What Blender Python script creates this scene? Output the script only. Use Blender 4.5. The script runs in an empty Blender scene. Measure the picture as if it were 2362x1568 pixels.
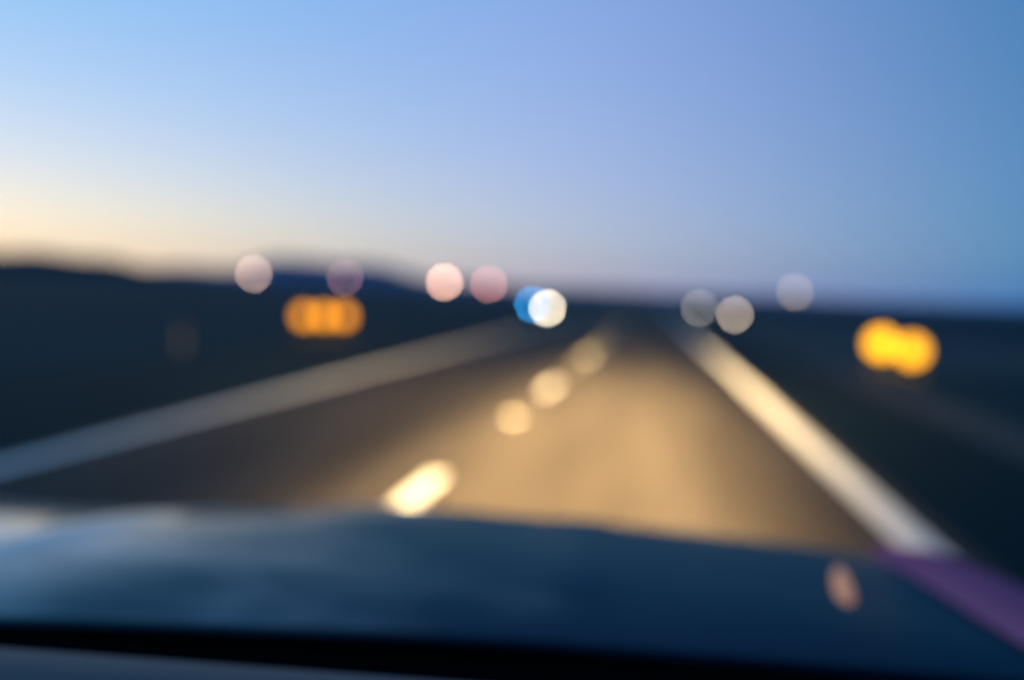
import bpy, bmesh, math, random
from mathutils import Vector, Matrix, noise
R = math.radians
rnd = random.Random(7)
scene = bpy.context.scene
COL = scene.collection

# ------------------------------------------------------------------ camera
CAM_Z = 1.45
F = 2295.0                      # focal length in pixels of a 2361 px wide picture (35 mm)
VPX, VPY, ROLL = 1500.0, 685.0, R(2.4)
v = Vector((VPX - 1180.5, 784.0 - VPY, -F)).normalized()        # +Y seen by the camera
t = Vector((math.cos(ROLL), -math.sin(ROLL), 0))
cx = (t - v * t.dot(v)).normalized()
cz = cx.cross(v)
Rwc = Matrix((cx, v, cz))       # rows: camera coordinates of world X, Y, Z  -> camera to world
cam_d = bpy.data.cameras.new('camera')
cam = bpy.data.objects.new('camera', cam_d)
COL.objects.link(cam)
cam.matrix_world = Matrix.Translation((0, 0, CAM_Z)) @ Rwc.to_4x4()
cam_d.sensor_width = 36.0
cam_d.lens = 35.0
cam_d.clip_start = 0.02
cam_d.clip_end = 40000
cam_d.dof.use_dof = True
cam_d.dof.focus_distance = 0.62
cam_d.dof.aperture_fstop = 1.50
scene.camera = cam

def at(px, py, D):
    """the point D metres along the road that a lamp seen at that spot of the photograph stands at"""
    c = Vector((px - 1180.5, 784.0 - py, -F))
    w = Rwc @ c
    return Vector((0, 0, CAM_Z)) + w * (D / w.y)

# ------------------------------------------------------------------ sky and sun
SUN_EL, SUN_AZ = R(0.5), R(-52)          # azimuth from +Y, to the left
world = bpy.data.worlds.new('World')
scene.world = world
world.use_nodes = True
nt = world.node_tree
nt.nodes.clear()
out = nt.nodes.new('ShaderNodeOutputWorld')
bg = nt.nodes.new('ShaderNodeBackground')
sky = nt.nodes.new('ShaderNodeTexSky')
sky.sky_type = 'NISHITA'
sky.sun_disc = False
sky.sun_elevation = SUN_EL
sky.sun_rotation = SUN_AZ
sky.air_density = 1.0
sky.dust_density = 0.0
sky.ozone_density = 2.0
sky.altitude = 800
EXPOSURE = 2.737
EX = 2 ** EXPOSURE
bg.inputs[1].default_value = 0.15
# the clear sky alone has no multiply scattered blue: a cool even airglow and a cooler layer near the horizon are added to it
def vmath(op, a, b):
    n = nt.nodes.new('ShaderNodeVectorMath')
    n.operation = op
    for i, q in enumerate((a, b)):
        if isinstance(q, tuple): n.inputs[i].default_value = q
        else: nt.links.new(q, n.inputs[i])
    return n.outputs[0]
def fmath(op, a, b=0.0):
    n = nt.nodes.new('ShaderNodeMath')
    n.operation = op
    for i, q in enumerate((a, b)):
        if isinstance(q, (int, float)): n.inputs[i].default_value = q
        else: nt.links.new(q, n.inputs[i])
    return n.outputs[0]
tcw = nt.nodes.new('ShaderNodeTexCoord')
sep = nt.nodes.new('ShaderNodeSeparateXYZ')
nt.links.new(tcw.outputs['Generated'], sep.inputs[0])
layer = fmath('EXPONENT', fmath('MULTIPLY', fmath('MAXIMUM', sep.outputs[2], 0.0), -1 / 0.07))
hl = fmath('MAXIMUM', fmath('SQRT', fmath('MAXIMUM', fmath('SUBTRACT', 1.0, fmath('MULTIPLY', sep.outputs[2], sep.outputs[2])), 0.0)), 0.15)
side = fmath('ADD', fmath('MULTIPLY', sep.outputs[0], math.sin(SUN_AZ)), fmath('MULTIPLY', sep.outputs[1], math.cos(SUN_AZ)))
toward = fmath('ADD', fmath('MULTIPLY', fmath('DIVIDE', side, hl), 0.5), 0.5)      # 1 towards the set sun, 0 away from it
def layer_of(f, col):
    c = nt.nodes.new('ShaderNodeCombineXYZ')
    for i in range(3): nt.links.new(f, c.inputs[i])
    return vmath('MULTIPLY', c.outputs[0], col)
low = fmath('MULTIPLY', fmath('POWER', fmath('MAXIMUM', toward, 0.0), 4.0), fmath('EXPONENT', fmath('MULTIPLY', fmath('MAXIMUM', sep.outputs[2], 0.0), -1 / 0.15)))
mr = nt.nodes.new('ShaderNodeMapRange')
mr.interpolation_type = 'SMOOTHSTEP'
mr.inputs['From Min'].default_value = 0.58
mr.inputs['From Max'].default_value = 0.88
nt.links.new(toward, mr.inputs['Value'])
air = vmath('MULTIPLY', sky.outputs[0], (0.191, 0.152, 0.326))
air = vmath('ADD', air, (-0.004, 0.090, 0.193))
air = vmath('ADD', air, layer_of(layer, (-0.40, -0.06, 0.48)))
air = vmath('ADD', air, layer_of(mr.outputs['Result'], (0.236, 0.107, 0.242)))
air = vmath('ADD', air, layer_of(low, (0.74, 0.29, -0.70)))
glow_low = fmath('MULTIPLY', fmath('POWER', fmath('MAXIMUM', toward, 0.0), 16.0), fmath('EXPONENT', fmath('MULTIPLY', fmath('MAXIMUM', sep.outputs[2], 0.0), -1 / 0.09)))
air = vmath('ADD', air, layer_of(glow_low, (0.98, 0.46, 0.30)))
air = vmath('ADD', air, layer_of(fmath('POWER', fmath('MAXIMUM', toward, 0.0), 4.0), (-0.208, 0.181, 0.179)))
air = vmath('MAXIMUM', air, (0.04, 0.10, 0.22))
nt.links.new(air, bg.inputs[0])
nt.links.new(bg.outputs[0], out.inputs[0])

sun_d = bpy.data.lights.new('sun', 'SUN')
sun_d.energy = 0.02
sun_d.angle = R(0.5)
sun_d.color = (1.0, 0.7, 0.45)
sun = bpy.data.objects.new('sun', sun_d)
COL.objects.link(sun)
sd = Vector((math.sin(SUN_AZ) * math.cos(SUN_EL), math.cos(SUN_AZ) * math.cos(SUN_EL), math.sin(SUN_EL)))
sun.rotation_euler = sd.to_track_quat('Z', 'Y').to_euler()
sun.location = (-30, 20, 30)

scene.view_settings.view_transform = 'Standard'
scene.view_settings.look = 'None'
scene.view_settings.exposure = EXPOSURE
scene.view_settings.gamma = 1.0
scene.cycles.use_adaptive_sampling = False
scene.cycles.use_denoising = True
scene.cycles.sample_clamp_direct = 0
scene.cycles.max_bounces = 6

# ------------------------------------------------------------------ materials
MATS = {}
def mat(name, col, rough=0.8, noise_scale=None, noise_amt=0.3, metal=0.0, coat=0.0, spec=0.5, bump=0.0, col2=None, tint=None):
    if name in MATS: return MATS[name]
    m = bpy.data.materials.new(name)
    m.use_nodes = True
    n = m.node_tree
    b = n.nodes['Principled BSDF']
    b.inputs['Roughness'].default_value = rough
    b.inputs['Metallic'].default_value = metal
    b.inputs['Coat Weight'].default_value = coat
    if tint: b.inputs['Specular Tint'].default_value = (*tint, 1)
    b.inputs['Coat Roughness'].default_value = 0.12
    b.inputs['Specular IOR Level'].default_value = spec
    if noise_scale:
        tc = n.nodes.new('ShaderNodeTexCoord')
        tx = n.nodes.new('ShaderNodeTexNoise')
        tx.inputs['Scale'].default_value = noise_scale
        tx.inputs['Detail'].default_value = 6
        mx = n.nodes.new('ShaderNodeMix')
        mx.data_type = 'RGBA'
        c2 = col2 or tuple(c * (1 - noise_amt) for c in col)
        c1 = tuple(c * (1 + noise_amt) for c in col) if not col2 else col
        mx.inputs[6].default_value = (*c1, 1)
        mx.inputs[7].default_value = (*c2, 1)
        n.links.new(tc.outputs['Object'], tx.inputs['Vector'])
        n.links.new(tx.outputs['Fac'], mx.inputs[0])
        n.links.new(mx.outputs[2], b.inputs['Base Color'])
        if bump:
            bp = n.nodes.new('ShaderNodeBump')
            bp.inputs['Strength'].default_value = bump
            n.links.new(tx.outputs['Fac'], bp.inputs['Height'])
            n.links.new(bp.outputs[0], b.inputs['Normal'])
    else:
        b.inputs['Base Color'].default_value = (*col, 1)
    MATS[name] = m
    return m

def glow(name, col, strength, base=(0.3, 0.3, 0.3)):
    m = bpy.data.materials.new(name)
    m.use_nodes = True
    b = m.node_tree.nodes['Principled BSDF']
    b.inputs['Base Color'].default_value = (*base, 1)
    b.inputs['Roughness'].default_value = 0.3
    b.inputs['Emission Color'].default_value = (*col, 1)
    b.inputs['Emission Strength'].default_value = strength / EX
    return m

ASPHALT = mat('asphalt', (0.066, 0.054, 0.046), 0.9, 14.0, 0.35, bump=0.15, spec=0.06)
def wear(m):
    """long streaks and patches of wear along the driving direction"""
    n = m.node_tree
    b = n.nodes['Principled BSDF']
    src = b.inputs['Base Color'].links[0].from_socket
    tc = n.nodes.new('ShaderNodeTexCoord')
    mp = n.nodes.new('ShaderNodeMapping')
    mp.inputs['Scale'].default_value = (1.6, 0.16, 1)
    n.links.new(tc.outputs['Object'], mp.inputs[0])
    tx = n.nodes.new('ShaderNodeTexNoise')
    tx.inputs['Scale'].default_value = 1.0
    tx.inputs['Detail'].default_value = 4
    n.links.new(mp.outputs[0], tx.inputs['Vector'])
    mr = n.nodes.new('ShaderNodeMapRange')
    mr.inputs['From Min'].default_value = 0.3; mr.inputs['From Max'].default_value = 0.7
    mr.inputs['To Min'].default_value = 0.72; mr.inputs['To Max'].default_value = 1.22
    n.links.new(tx.outputs['Fac'], mr.inputs['Value'])
    mx = n.nodes.new('ShaderNodeVectorMath'); mx.operation = 'SCALE'
    n.links.new(src, mx.inputs[0]); n.links.new(mr.outputs['Result'], mx.inputs['Scale'])
    n.links.new(mx.outputs[0], b.inputs['Base Color'])
wear(ASPHALT)
SHOULDER = mat('unlit_asphalt', (0.003, 0.018, 0.022), 0.9, 9.0, 0.3, bump=0.15, spec=0.06)  # asphalt outside the headlight beam, its unlit dark put into the colour
GRAVEL = mat('gravel', (0.060, 0.066, 0.066), 0.95, 6.0, 0.4, bump=0.2, spec=0.06)
GRASS = mat('dry_grass', (0.0015, 0.031, 0.040), 0.95, 0.25, 0.75, bump=0.2, spec=0.06)
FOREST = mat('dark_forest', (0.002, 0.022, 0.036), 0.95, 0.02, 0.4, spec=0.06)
FOREST_FAR = mat('hazy_forest', (0.03, 0.085, 0.19), 0.95, 0.01, 0.3, spec=0.06)  # pale blue carries part of the distance haze in the colour
PAINT = mat('road_paint', (0.88, 0.85, 0.78), 0.7, 5.0, 0.12)
CARBLUE = mat('blue_car_paint', (0.003, 0.022, 0.034), 0.3, 40.0, 0.1, metal=1.0, tint=(0.30, 0.50, 0.62))
def sheen_coat(m):
    """bonnet sheen put into the material: coat and tint strong left, weak right"""
    n = m.node_tree
    b = n.nodes['Principled BSDF']
    tc = n.nodes.new('ShaderNodeTexCoord')
    sp = n.nodes.new('ShaderNodeSeparateXYZ')
    n.links.new(tc.outputs['Object'], sp.inputs[0])
    tx = n.nodes.new('ShaderNodeTexNoise')
    tx.inputs['Scale'].default_value = 2.6
    tx.inputs['Detail'].default_value = 3
    n.links.new(tc.outputs['Object'], tx.inputs['Vector'])
    ma = n.nodes.new('ShaderNodeMath'); ma.operation = 'MULTIPLY_ADD'
    n.links.new(tx.outputs['Fac'], ma.inputs[0]); ma.inputs[1].default_value = 1.1; n.links.new(sp.outputs[0], ma.inputs[2])
    mr = n.nodes.new('ShaderNodeMapRange'); mr.interpolation_type = 'SMOOTHSTEP'
    mr.inputs['From Min'].default_value = -0.25; mr.inputs['From Max'].default_value = 0.80
    mr.inputs['To Min'].default_value = 1.0; mr.inputs['To Max'].default_value = 0.05
    n.links.new(ma.outputs[0], mr.inputs['Value'])
    n.links.new(mr.outputs['Result'], b.inputs['Coat Weight'])
    b.inputs['Coat Roughness'].default_value = 0.12
    mt = n.nodes.new('ShaderNodeMix'); mt.data_type = 'RGBA'
    mt.inputs[6].default_value = (0.22, 0.44, 0.52, 1); mt.inputs[7].default_value = (0.75, 0.88, 1.0, 1)
    b.inputs['Coat Tint'].default_value = (0.8, 0.92, 1.0, 1)
    n.links.new(mr.outputs['Result'], mt.inputs[0])
    n.links.new(mt.outputs[2], b.inputs['Specular Tint'])
    b.inputs['Coat IOR'].default_value = 1.9
sheen_coat(CARBLUE)
VIOLET = mat('violet_sky_sheen', (0.46, 0.16, 0.22), 0.5, 40.0, 0.1, metal=1.0, tint=(0.75, 0.4, 0.7))  # pink dusk sky reflection put into the wing's colour
BLACK = mat('black_plastic', (0.004, 0.004, 0.004), 0.85, 60.0, 0.2, spec=0.05)
DASH = mat('dash_vinyl', (0.008, 0.026, 0.042), 0.6, 120.0, 0.2, bump=0.1)
RUBBER = mat('rubber', (0.012, 0.012, 0.012), 0.85, 50.0, 0.2)
STEEL = mat('steel', (0.35, 0.35, 0.36), 0.4, 30.0, 0.15, metal=1.0)
IRON = mat('dark_iron', (0.02, 0.022, 0.025), 0.6, 25.0, 0.2)
RAILPAINT = mat('dark_board', (0.03, 0.028, 0.026), 0.6, 12.0, 0.2)
WHITEPOST = mat('white_post', (0.07, 0.075, 0.08), 0.6, 8.0, 0.15)
STUDGLASS = mat('stud_glass', (0.34, 0.31, 0.24), 0.4, 60.0, 0.1)
DARKGLASS = mat('dark_glass', (0.01, 0.012, 0.015), 0.08)
DARKPAINT = mat('dark_car_paint', (0.02, 0.022, 0.03), 0.3, 40.0, 0.1, coat=1.0)

# ------------------------------------------------------------------ mesh helpers
def box(bm, c, s, bevel=0.0, rot=None):
    m = Matrix.Translation(c) @ (rot.to_4x4() if rot else Matrix()) @ Matrix.Diagonal((s[0], s[1], s[2], 1))
    g = bmesh.ops.create_cube(bm, size=1.0, matrix=m)
    if bevel:
        es = {e for vv in g['verts'] for e in vv.link_edges}
        bmesh.ops.bevel(bm, geom=list(es), offset=bevel, segments=2, affect='EDGES', profile=0.6)

def lathe(bm, prof, n=20, m=Matrix()):
    """prof: (radius, height) from bottom to top, closed at both ends"""
    rings = []
    for r_, z in prof:
        rings.append([bm.verts.new(m @ Vector((r_ * math.cos(2 * math.pi * k / n), r_ * math.sin(2 * math.pi * k / n), z))) for k in range(n)])
    for a, b in zip(rings, rings[1:]):
        for k in range(n):
            bm.faces.new((a[k], a[(k + 1) % n], b[(k + 1) % n], b[k]))
    bm.faces.new(list(reversed(rings[0])))
    bm.faces.new(rings[-1])

def grid(bm, pts):
    vs = [[bm.verts.new(p) for p in row] for row in pts]
    for a, b in zip(vs, vs[1:]):
        for k in range(len(a) - 1):
            bm.faces.new((a[k], a[k + 1], b[k + 1], b[k]))

def obj(name, bm, m, parent=None, smooth=True, solid=0.0):
    bmesh.ops.recalc_face_normals(bm, faces=bm.faces)
    me = bpy.data.meshes.new(name)
    bm.to_mesh(me)
    bm.free()
    me.materials.append(m)
    if smooth:
        for p in me.polygons: p.use_smooth = True
        me.set_sharp_from_angle(angle=R(40))
    o = bpy.data.objects.new(name, me)
    COL.objects.link(o)
    if parent: o.parent = parent
    if solid:
        md = o.modifiers.new('thickness', 'SOLIDIFY')
        md.thickness = solid
        md.offset = -1
    return o

def structure(name, bm, m, smooth=False):
    o = obj(name, bm, m, None, smooth)
    o['kind'] = 'structure'
    return o

def tag(o, label, cat, group=None):
    o['label'] = label
    o['category'] = cat
    if group: o['group'] = group
    return o

def thing(name, loc, label, cat, group=None, rot=(0, 0, 0)):
    o = bpy.data.objects.new(name, None)
    o.empty_display_size = 0.2
    COL.objects.link(o)
    o.location = loc
    o.rotation_euler = rot
    return tag(o, label, cat, group)

def sstep_(u):
    u = min(1, max(0, u))
    return u * u * (3 - 2 * u)

def strip(name, x0, x1, y0, y1, z, m, step=25.0):
    bm = bmesh.new()
    n = max(1, int((y1 - y0) / step))
    rows = [[(x0, y0 + (y1 - y0) * k / n, z), (x1, y0 + (y1 - y0) * k / n, z)] for k in range(n + 1)]
    grid(bm, rows)
    return structure(name, bm, m)

# ------------------------------------------------------------------ ground, road, markings
bm = bmesh.new()
N = 60
def gp(i): 
    s = (i / N) * 2 - 1
    return math.copysign(abs(s) ** 2.2, s) * 9000
rows = []
for j in range(N + 1):
    row = []
    for i in range(N + 1):
        x, y = gp(i), gp(j)
        row.append((x, y, -0.03))
    rows.append(row)
grid(bm, rows)
structure('ground', bm, GRASS)

ROAD_L, LINE_L, LANE, LINE_R = -8.0, -4.68, -1.56, 1.70
strip('road', -5.0, 2.0, -15, 1400, 0.0, ASPHALT)
strip('road', ROAD_L, -5.0, -15, 1400, -0.002, SHOULDER)
strip('road_shoulder', 2.0, 3.75, -15, 1400, -0.004, SHOULDER)
strip('gravel_verge', 3.75, 4.75, -15, 1400, -0.012, GRAVEL)
strip('gravel_verge', -8.9, ROAD_L, -15, 1400, -0.012, SHOULDER)
bm = bmesh.new()
rows = []
for k in range(25):
    y = 24.5 + 60 * k / 24
    e = sstep_(k / 4) * sstep_((24 - k) / 4)
    rows.append([(4.9 + (6.5 + 2.5 * math.sin(k * 1.7) + 6 * e) * q, y, -0.024 + 0.010 * noise.noise(Vector((q * 9, y * 0.5, 1)))) for q in [m_ / 10 for m_ in range(11)]])
grid(bm, rows)
structure('gravel_layby', bm, GRAVEL)
def marking(x0, x1, y0, y1, rib, spacing, reach):
    """a painted line with low raised ribs added to catch more headlight"""
    bm = bmesh.new()
    n = max(1, int((y1 - y0) / 25))
    grid(bm, [[(x0, y0 + (y1 - y0) * k / n, 0.004), (x1, y0 + (y1 - y0) * k / n, 0.004)] for k in range(n + 1)])
    y = y0 + 0.1
    while y < min(y1, reach):
        sec = [(y, 0.0045), (y + 0.003, 0.004 + rib), (y + 0.03, 0.004 + rib), (y + 0.04, 0.0045)]
        grid(bm, [[(x0, yy, zz), (x1, yy, zz)] for yy, zz in sec])
        y += spacing / (1.0 + max(0.0, y - 17.0) / 12.0)
    me_o = structure('road_marking', bm, PAINT)
    return me_o
marking(LINE_R - 0.12, LINE_R + 0.12, -15, 600, 0.0048, 0.25, 60)
marking(LINE_L - 0.09, LINE_L + 0.09, -15, 600, 0.003, 0.25, 60)
for k in range(-1, 14):
    y0 = 5.80 + 8.5 * k
    xx = LANE + min(0.15, 0.012 * (y0 - 6))          # the dashes drift a little to the right with the road
    marking(xx - 0.07, xx + 0.07, y0, y0 + 1.75, (0.0009, 0.002, 0.004)[min(2, max(0, k))], 0.25, 80)

# ------------------------------------------------------------------ hills
def ridge(name, m, pts, D, depth, seed):
    """pts: (angle deg from +Y, height m); a real mound of ground standing D metres away"""
    bm = bmesh.new()
    rows = []
    J = 14
    a0, a1 = pts[0][0], pts[-1][0]
    M = 160
    for j in range(J + 1):
        f = j / J
        row = []
        for i in range(M + 1):
            a = a0 + (a1 - a0) * i / M
            for (p, h0), (q, h1) in zip(pts, pts[1:]):
                if p <= a <= q:
                    u = (a - p) / (q - p)
                    u = u * u * (3 - 2 * u)
                    h = h0 + (h1 - h0) * u
                    break
            env = math.sin(math.pi * f) ** 0.8 if 0 < f < 1 else 0.0
            d = D + depth * f
            nz = noise.fractal(Vector((a * 0.35 + seed, f * 3, seed)), 1.0, 2.0, 4)
            z = min(h * env * (1 + 0.18 * nz), 130.0) - 1.0
            row.append((math.sin(R(a)) * d, math.cos(R(a)) * d, z))
        rows.append(row)
    grid(bm, rows)
    return structure(name, bm, m, True)

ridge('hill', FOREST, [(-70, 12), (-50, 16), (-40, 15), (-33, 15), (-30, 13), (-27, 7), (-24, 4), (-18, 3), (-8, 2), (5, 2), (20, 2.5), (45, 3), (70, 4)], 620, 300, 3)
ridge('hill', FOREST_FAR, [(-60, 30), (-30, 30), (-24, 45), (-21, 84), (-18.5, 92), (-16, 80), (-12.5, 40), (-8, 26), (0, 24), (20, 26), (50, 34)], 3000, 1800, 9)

# ------------------------------------------------------------------ the car we look out of (camera sits at its right front seat)
CX = -0.47
car = thing('car', (CX, 0, 0), 'dark blue car whose bonnet and dashboard fill the foreground', 'car')
def rear_y(x):                       # the scuttle edge seen from the seat, x from the car's centre
    return 1.132 + 0.133 * (x + CX)
def sstep(a, b, x):
    u = min(1, max(0, (x - a) / (b - a)))
    return u * u * (3 - 2 * u)
def hood_z(s, y):
    zr = 1.052 - 0.05 * max(0.0, (y - 1.12) / 0.88) ** 1.3
    if y > 1.93: zr -= 1.15 * (y - 1.93) ** 2 + 2.0 * (y - 1.93) ** 3
    zr -= 0.030 * s * s
    tt = max(0, y - 1.05)
    zl = 1.046 + 0.06 * tt - 0.18 * tt * tt
    k = 1 - sstep(-0.75, 0.05, s)
    z = zr * (1 - k) + zl * k
    for c, w, h in ((-0.46, 0.05, 0.006), (0.40, 0.05, 0.006)):      # two pressed creases running forward
        z += h * math.exp(-((s - c) / w) ** 2) * sstep(1.2, 1.5, y)
    return z + 0.0022 * noise.noise(Vector((s * 3.0, y * 3.0, 0)))
def hood_w(y):
    return 1.005 - 0.085 * max(0, (y - 1.137)) / 0.863 - (0.5 * (y - 2.0) ** 2 if y > 2.0 else 0)
bm = bmesh.new()
rows = []
for j in range(61):
    row = []
    for i in range(81):
        s_ = -1 + 2 * i / 80
        y0 = rear_y(s_ * 1.0)
        y = y0 + (2.34 - y0) * j / 60
        row.append((hood_w(y) * s_, y, hood_z(s_, y)))
    rows.append(row)
grid(bm, rows)
hood = obj('hood', bm, CARBLUE, car, solid=0.012)
for sg in (-1, 1):                                   # wings: a rounded shoulder beside the hood, then the flank
    bm = bmesh.new()
    rows = []
    for j in range(61):
        y = 0.75 + 1.58 * j / 60
        w = hood_w(max(y, 1.0))
        z = hood_z(sg, max(y, 1.137))
        W = 0.035 + 0.125 * (1 - sstep(1.70, 2.38, y))
        sec = [(0.004, -0.03), (0.004, -0.004), (0.12 * W, 0.008), (0.35 * W, 0.022), (0.7 * W, 0.022), (0.9 * W, 0.012), (W, -0.008), (W + 0.02, -0.10), (W + 0.03, -0.22), (W + 0.03, -0.38)]
        arch = []
        for k, (dx, dz) in enumerate(sec):
            zz = z + (dz if sg > 0 or dz < -0.02 else dz * 0.2 - 0.010)
            if k == len(sec) - 1 and abs(y - 1.75) < 0.36:
                zz = max(zz, 0.33 + math.sqrt(0.36 ** 2 - (y - 1.75) ** 2))
            elif k == len(sec) - 1:
                zz = 0.28
            arch.append((sg * (w + dx), y, zz))
        rows.append(arch)
    grid(bm, rows)
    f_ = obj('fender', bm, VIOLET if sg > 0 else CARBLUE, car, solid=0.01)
    if sg > 0: f_['label'] = 'wing ridge with painted violet sky sheen along the right edge of the bonnet'
# front face
bm = bmesh.new()
rows = []
for z, y in ((0.86, 2.30), (0.80, 2.36), (0.62, 2.42), (0.50, 2.46), (0.36, 2.45), (0.24, 2.40)):
    rows.append([(0.96 * s, y - 0.16 * abs(s) ** 2.5, z - 0.03 * s * s) for s in [-1 + 2 * k / 24 for k in range(25)]])
grid(bm, rows)
obj('front_bumper', bm, CARBLUE, car, solid=0.02)
bm = bmesh.new(); box(bm, (0, 2.47, 0.44), (0.9, 0.03, 0.12), 0.01); obj('grille', bm, BLACK, car)
HL = []
BEAM = 6.9
def low_beam(ld):
    """the spread of a dipped headlamp: strongest just below the horizon, weak towards the bumper, wider to the left"""
    ld.use_nodes = True
    n = ld.node_tree
    em = next(q for q in n.nodes if q.type == 'EMISSION')
    def fm(op, a, b=0.0):
        q = n.nodes.new('ShaderNodeMath')
        q.operation = op
        for i, z in enumerate((a, b)):
            if isinstance(z, (int, float)): q.inputs[i].default_value = z
            else: n.links.new(z, q.inputs[i])
        return q.outputs[0]
    tc = n.nodes.new('ShaderNodeTexCoord')
    sp = n.nodes.new('ShaderNodeSeparateXYZ')
    n.links.new(tc.outputs['Normal'], sp.inputs[0])
    fz = fm('MAXIMUM', fm('ABSOLUTE', sp.outputs[2]), 0.05)
    az = fm('DIVIDE', sp.outputs[0], fz)
    dep = fm('MULTIPLY', fm('DIVIDE', sp.outputs[1], fz), -1.0)
    d = fm('DIVIDE', 0.70, fm('MAXIMUM', dep, 0.02))              # metres to where this ray meets the road
    xl = fm('MULTIPLY', az, d)
    g = fm('EXPONENT', fm('MULTIPLY', fm('POWER', fm('ABSOLUTE', xl), 2.0), -1.5))
    wd = fm('ADD', 0.45, fm('MULTIPLY', fm('GREATER_THAN', az, 0.0), -0.15))
    q = fm('DIVIDE', az, wd)
    tail = fm('DIVIDE', 0.16, fm('POWER', fm('ADD', fm('MULTIPLY', q, q), 1.0), 2.0))
    fade = fm('DIVIDE', 1.0, fm('ADD', fm('POWER', fm('DIVIDE', d, 14.0), 5.0), 1.0))
    cut = fm('MINIMUM', fm('MAXIMUM', fm('MULTIPLY', fm('ADD', dep, -0.004), 60.0), 0.0), 1.0)
    I = fm('MULTIPLY', fm('MULTIPLY', fm('MULTIPLY', fm('POWER', d, 3.0), 1.43), fm('ADD', g, tail)), fm('MULTIPLY', fade, cut))
    n.links.new(I, em.inputs['Strength'])
for sg in (-1, 1):
    bm = bmesh.new()
    lathe(bm, [(0.105, 0), (0.105, 0.03), (0.085, 0.05), (0.04, 0.06)], 24, Matrix.Translation((sg * 0.62, 2.375, 0.70)) @ Matrix.Rotation(R(-90), 4, 'X'))
    h = obj('headlight', bm, glow('headlight_lens', (1, 0.85, 0.6), 4.0), car)
    ld = bpy.data.lights.new('headlight_beam', 'SPOT')
    ld.energy = 4 * math.pi * math.pi * BEAM / EX
    ld.color = (1.0, 0.69, 0.30)
    ld.spot_size = R(120)
    ld.spot_blend = 0.3
    ld.shadow_soft_size = 0.03
    low_beam(ld)
    lo = bpy.data.objects.new('headlight_beam', ld)
    COL.objects.link(lo)
    lo.parent = h
    lo.location = (sg * 0.62, 2.48, 0.70)
    lo.rotation_euler = (R(90), 0, 0)
    HL.append(ld)
for sg in (-1, 1):
    bm = bmesh.new()
    lathe(bm, [(0.24, -0.1), (0.31, -0.1), (0.325, -0.07), (0.325, 0.07), (0.31, 0.1), (0.24, 0.1)], 32, Matrix.Translation((sg * 0.97, 1.75, 0.325)) @ Matrix.Rotation(R(90), 4, 'Y'))
    w_ = obj('wheel', bm, RUBBER, car)
    bm = bmesh.new()
    lathe(bm, [(0.06, 0.09), (0.235, 0.105), (0.235, 0.112), (0.05, 0.118)], 24, Matrix.Translation((sg * 0.97, 1.75, 0.325)) @ Matrix.Rotation(R(90 * sg), 4, 'Y'))
    obj('rim', bm, STEEL, w_)
# scuttle below the windscreen: a deep black trough between bonnet and dashboard
bm = bmesh.new()
rows = []
for dy, z in ((0.012, 1.026), (0.0, 1.030), (-0.012, 1.015), (-0.03, 0.93), (-0.10, 0.90), (-0.17, 0.90)):
    rows.append([(s_ * 1.0, rear_y(s_ * 1.0) + dy, z - (0.012 if z > 1 else 0) * s_ * s_) for s_ in [-1 + 2 * k / 20 for k in range(21)]])
grid(bm, rows)
obj('cowl', bm, BLACK, car, solid=0.004)
for x0, x1 in ((-0.75, -0.10), (0.02, 0.62)):
    bm = bmesh.new()
    box(bm, ((x0 + x1) / 2, 1.0, 0.945), (abs(x1 - x0), 0.016, 0.022), 0.004, Matrix.Rotation(R(3), 3, 'Z'))
    w_ = obj('wiper', bm, RUBBER, car)
    bm = bmesh.new()
    box(bm, (x1 + 0.02, 1.02, 0.93), (0.10, 0.022, 0.012), 0.003, Matrix.Rotation(R(-10), 3, 'Z'))
    obj('wiper_arm', bm, IRON, w_)
# dashboard: higher in front of the driver on the left
def dash_edge(x):            # world x (relative to car centre)
    X = x + CX
    return 1.095 + 0.022 * (X + 0.59)
bm = bmesh.new()
rows = []
for y, dz in ((0.875, -0.16), (0.872, -0.02), (0.862, -0.006), (0.85, 0.0), (0.80, 0.0), (0.72, -0.008), (0.62, -0.02), (0.54, -0.035), (0.50, -0.06), (0.485, -0.11), (0.50, -0.40)):
    row = []
    for k in range(41):
        x = -0.93 + 1.86 * k / 40
        hump = 0.02 * math.exp(-((x + 0.42) / 0.22) ** 2) if y < 0.75 else 0
        row.append((x, y, dash_edge(x) + dz + hump))
    rows.append(row)
grid(bm, rows)
obj('dashboard', bm, DASH, car, solid=0.012)
# added glowing lens for an amber reflection at the bonnet's right corner
mx_, my_ = 0.317 - CX, 1.58
bm = bmesh.new()
zz = hood_z(mx_ / hood_w(my_), my_)
lathe(bm, [(1.0, -0.1), (1.0, 0.25), (0.8, 0.6), (0.45, 0.9), (0.15, 1.0)], 24, Matrix.Translation((mx_, my_, zz)) @ Matrix.Rotation(R(-7), 4, 'Z') @ Matrix.Diagonal((0.014, 0.13, 0.012, 1)))
ml = obj('amber_glint', bm, glow('amber_glint_glow', (1.0, 0.42, 0.15), 0.32, (0.3, 0.1, 0.02)), car)
ml['label'] = 'small added amber glow on the bonnet in place of a lamp reflection'

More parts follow.
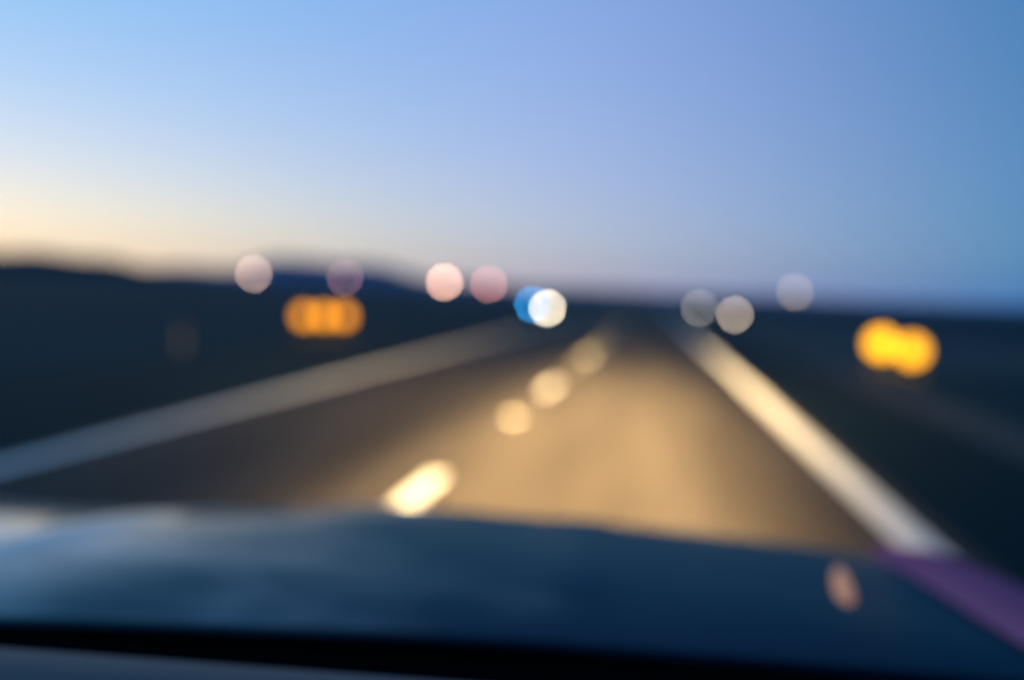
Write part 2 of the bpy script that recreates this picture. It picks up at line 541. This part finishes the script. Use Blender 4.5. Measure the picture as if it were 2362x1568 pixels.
# ------------------------------------------------------------------ barricades with amber lamps
AMB = 18.0
def barricade(pa, pb, label, sa, sb, rl, middle):
    mid = (pa + pb) / 2
    d = pb - pa
    L = d.length
    yaw = math.atan2(d.y, d.x)
    root = thing('barricade', (mid.x, mid.y, -0.03), label, 'barricade', 'barricades with amber lamps')
    root.rotation_euler = (0, 0, yaw)
    slope = (pb.z - pa.z) / L
    base = mid.z + 0.03
    rot = Matrix.Rotation(-math.atan(slope), 3, 'Y')
    for k, dz in enumerate((-0.24, -0.44)):
        bm = bmesh.new()
        n = 7
        w = L + 0.5
        for i in range(n):
            xx = -w / 2 + w * (i + 0.5) / n
            box(bm, (xx, 0, base + dz + slope * xx), (w / n * 0.998, 0.03, 0.13), 0.0, rot)
        obj('rail', bm, RAILPAINT, root, smooth=False)
    for sx in (-1, 1):
        xx = sx * (L / 2 + 0.1)
        bm = bmesh.new()
        top = base - 0.17 + slope * xx
        for sy in (-1, 1):
            a = Vector((xx, 0.03 * sy, top)); b = Vector((xx, 0.26 * sy, 0.0))
            q = (a - b).to_track_quat('Z', 'Y').to_matrix()
            box(bm, (a + b) / 2, (0.045, 0.045, (a - b).length), 0.005, q)
        obj('leg', bm, IRON, root)
    for xx, zz, st in ((-L / 2, pa.z + 0.03, sa), (0.0, mid.z + 0.03, sa), (L / 2, pb.z + 0.03, sb)):
        if xx == 0.0 and not middle: continue
        bm = bmesh.new()
        box(bm, (xx, 0.0, zz - rl - 0.03), (0.16, 0.09, 0.10), 0.012)
        lathe(bm, [(rl + 0.007, 0), (rl + 0.017, 0.02), (rl + 0.017, 0.05), (rl + 0.007, 0.06)], 28, Matrix.Translation((xx, -0.03, zz)) @ Matrix.Rotation(R(-90), 4, 'X'))
        hs = obj('lamp_housing', bm, BLACK, root)
        bm = bmesh.new()
        lathe(bm, [(rl, 0), (rl * 0.95, 0.025), (rl * 0.72, 0.045), (rl * 0.34, 0.056)], 28, Matrix.Translation((xx, -0.032, zz)) @ Matrix.Rotation(R(90), 4, 'X'))
        obj('lamp_lens', bm, glow('amber_lens', (1.0, 0.34 if middle else 0.41, 0.005), st, (0.5, 0.15, 0.01)), hs)
barricade(at(703, 729, 24.7), at(793, 729, 24.7), 'low barricade with three level amber lamps left of the road', 3.7, 3.7, 0.175, True)
barricade(at(2032, 793, 20.9), at(2102, 809, 20.9), 'low leaning barricade with two brilliant yellow lamps right of the road', 4.6, 3.9, 0.24, False)

# ------------------------------------------------------------------ globe lamps on posts
def globe_lamp(px, py, D, col, st, dia_px, label):
    p = at(px, py, D)
    rad = dia_px * D / F / 2
    root = thing('globe_lamp', (p.x, p.y, -0.03), label, 'lamp', 'globe lamps on posts')
    top = p.z + 0.03 - rad
    bm = bmesh.new()
    lathe(bm, [(0.14, 0), (0.14, 0.06), (0.08, 0.12), (0.055, 0.3), (0.04, top - 0.08), (0.09, top - 0.02), (rad * 0.45, top + 0.03)], 16)
    obj('post', bm, IRON, root)
    bm = bmesh.new()
    bmesh.ops.create_uvsphere(bm, u_segments=24, v_segments=14, radius=rad, matrix=Matrix.Translation((0, 0, p.z + 0.03)))
    obj('globe', bm, glow('globe_glass', col, st), root)
globe_lamp(585, 632, 100, (1.0, 0.66, 0.55), 25, 10, 'pale pinkish globe lamp on a post, leftmost of the globe lamps')
globe_lamp(795, 641, 130, (1.0, 0.50, 0.60), 9, 10, 'faint mauve globe lamp on a post just above the left barricade')
globe_lamp(1025, 651, 190, (1.0, 0.54, 0.38), 44, 11, 'bright salmon globe lamp on a post near the road end')
globe_lamp(1127, 656, 240, (1.0, 0.36, 0.32), 26, 9, 'rose red globe lamp on a post beside the bright salmon one')
globe_lamp(1833, 674, 120, (1.0, 0.74, 0.46), 6.5, 12, 'dim greyish globe lamp on a post right of the road')

# ------------------------------------------------------------------ bollard posts on the right shoulder, their reflectors made as glowing lenses
def delineator(px, py, D, col, st, dia_px, label):
    p = at(px, py, D)
    r_ = dia_px * D / F / 2
    root = thing('delineator_glow', (p.x, p.y, -0.03), label, 'glowing bollard reflector', 'bollard reflectors set glowing along the right shoulder')
    z = p.z + 0.03
    bm = bmesh.new()
    lathe(bm, [(r_ * 0.9, 0), (r_ * 0.9, 0.04), (r_ * 0.7, 0.06), (r_ * 0.7, z - r_)], 18)
    obj('post', bm, IRON, root)
    bm = bmesh.new()
    lathe(bm, [(r_ * 0.9, z - r_ + 0.002), (r_, z - r_ * 0.8), (r_, z + r_ * 0.8), (r_ * 0.9, z + r_ * 0.98)], 20)
    obj('lens', bm, glow('glowing_reflector', col, st), root)
    bm = bmesh.new()
    lathe(bm, [(r_ * 1.08, z + r_), (r_ * 1.1, z + r_ * 1.15), (r_ * 0.6, z + r_ * 1.4)], 20)
    obj('cap', bm, IRON, root)
delineator(1612, 711, 83, (1.0, 0.95, 0.85), 8, 9, 'dim grey bollard reflector, set glowing, farther along the right shoulder')
delineator(1694, 726, 50, (1.0, 0.80, 0.62), 20, 9, 'beige bollard reflector, set glowing, nearer along the right shoulder')

# ------------------------------------------------------------------ white marker posts on the left verge
def marker_post(px, py, D, label):
    p = at(px, py, D)
    root = thing('marker_post', (p.x, p.y, -0.03), label, 'marker post', 'marker posts on the left verge', (0, 0, R(8)))
    bm = bmesh.new(); box(bm, (0, 0, 0.48), (0.10, 0.07, 0.96), 0.012); obj('post', bm, WHITEPOST, root)
    bm = bmesh.new(); box(bm, (0, -0.038, 0.84), (0.075, 0.008, 0.14), 0.003); obj('reflector', bm, IRON, root)
marker_post(420, 745, 19.5, 'pale marker post on the dark left verge, nearest the camera')
marker_post(890, 700, 38.0, 'pale marker post on the verge right of the left barricade')

# ------------------------------------------------------------------ road studs between the dashes
for k, (y, lab) in enumerate(((11.35, 'cream reflective road stud in the gap after the nearest dash'),
                              (19.85, 'cream reflective road stud in the gap after the second dash'),
                              (28.35, 'cream reflective road stud in the third gap of the dashed line'))):
    root = thing('road_stud', (LANE + min(0.15, 0.012 * (y - 6)), y, 0.0), lab, 'road stud', 'road studs in the lane line')
    bm = bmesh.new()
    box(bm, (0, 0, 0.009), (0.16, 0.18, 0.018), 0.006)
    obj('base', bm, WHITEPOST, root)
    bm = bmesh.new()
    box(bm, (0, -0.092, 0.010), (0.12, 0.005, 0.011), 0.002)
    obj('reflector', bm, STUDGLASS, root)

# ------------------------------------------------------------------ oncoming car
def oncoming_car(pw, pb):
    yaw = math.atan2(pb.y - pw.y, pb.x - pw.x)
    mid = (pw + pb) / 2
    root = thing('oncoming_car', (mid.x, mid.y, 0.0), 'dark oncoming car with one white and one blue headlight', 'car')
    root.rotation_euler = (0, 0, 0)
    W = 0.86
    prof = [(0.0, 0.25), (-0.02, 0.55), (0.05, 0.74), (0.30, 0.84), (1.10, 0.95), (1.35, 0.98), (3.60, 1.02), (4.25, 0.98), (4.35, 0.70), (4.33, 0.30)]
    def loft(prof, w, inset):
        bm = bmesh.new()
        rows = []
        for s, k in ((-1, inset), (-1, 0), (-0.5, -0.01), (0, -0.015), (0.5, -0.01), (1, 0), (1, inset)):
            rows.append([(s * (w - (0.05 if k == inset else 0)), y + (0.06 * abs(s) if y < 2 else -0.06 * abs(s)), z - (k if i not in (0, len(prof) - 1) else 0)) for i, (y, z) in enumerate(prof)])
        grid(bm, rows)
        bm.faces.new([vv for vv in bm.verts][:len(prof)])
        bm.verts.ensure_lookup_table()
        bm.faces.new(list(bm.verts)[-len(prof):])
        bm.faces.new([bm.verts[r_ * len(prof)] for r_ in range(7)] + [bm.verts[r_ * len(prof) + len(prof) - 1] for r_ in range(6, -1, -1)])
        return bm
    obj('body', loft(prof, W, 0.08), DARKPAINT, root)
    obj('cabin', loft([(1.20, 0.97), (1.95, 1.42), (2.6, 1.46), (3.3, 1.40), (4.0, 1.02)], W - 0.10, 0.04), DARKGLASS, root)
    for sx in (-1, 1):
        for y in (0.85, 3.45):
            bm = bmesh.new()
            lathe(bm, [(0.2, -0.1), (0.30, -0.1), (0.315, -0.07), (0.315, 0.07), (0.30, 0.1), (0.2, 0.1)], 24, Matrix.Translation((sx * (W - 0.08), y, 0.315)) @ Matrix.Rotation(R(90), 4, 'Y'))
            w_ = obj('wheel', bm, RUBBER, root)
            bm = bmesh.new()
            lathe(bm, [(0.05, 0.09), (0.2, 0.105), (0.2, 0.110), (0.05, 0.115)], 18, Matrix.Translation((sx * (W - 0.08), y, 0.315)) @ Matrix.Rotation(R(90 * sx), 4, 'Y'))
            obj('rim', bm, STEEL, w_)
    bm = bmesh.new(); box(bm, (0, -0.05, 0.40), (1.5, 0.10, 0.16), 0.03); obj('bumper', bm, BLACK, root)
    bm = bmesh.new(); box(bm, (0, -0.03, 0.62), (0.55, 0.06, 0.11), 0.01); obj('grille', bm, BLACK, root)
    for p, col, st, rr, lab in ((pw, (1.0, 0.86, 0.62), 88.0, 0.105, 'brilliant white headlight'), (pb, (0.02, 0.40, 1.0), 45.0, 0.105, 'blue tinted headlight')):
        q = p - root.location
        bm = bmesh.new()
        lathe(bm, [(rr + 0.03, -0.03), (rr + 0.03, 0.10), (rr, 0.115)], 24, Matrix.Translation((q.x, 0.06, q.z)) @ Matrix.Rotation(R(90), 4, 'X'))
        hs = obj('headlight_housing', bm, DARKPAINT, root)
        bm = bmesh.new()
        lathe(bm, [(rr, 0.117), (rr * 0.9, 0.13), (rr * 0.5, 0.14)], 24, Matrix.Translation((q.x, 0.06, q.z)) @ Matrix.Rotation(R(90), 4, 'X'))
        o = obj('headlight', bm, glow('headlight_glass', col, st), hs)
        o['label'] = lab
oncoming_car(at(1263, 711, 56), at(1228, 702, 56))

# ------------------------------------------------------------------ the air
bm = bmesh.new()
box(bm, (0, 0, 74.0), (10400, 10400, 150))
hz_m = bpy.data.materials.new('haze_air')
hz_m.use_nodes = True
hn = hz_m.node_tree
hn.nodes.clear()
ho = hn.nodes.new('ShaderNodeOutputMaterial')
pv = hn.nodes.new('ShaderNodeVolumePrincipled')
pv.inputs['Color'].default_value = (0.70, 0.80, 1.0, 1)
pv.inputs['Density'].default_value = 0.00006
hn.links.new(pv.outputs[0], ho.inputs['Volume'])
hz = obj('haze', bm, hz_m, None, False)
hz['kind'] = 'stuff'
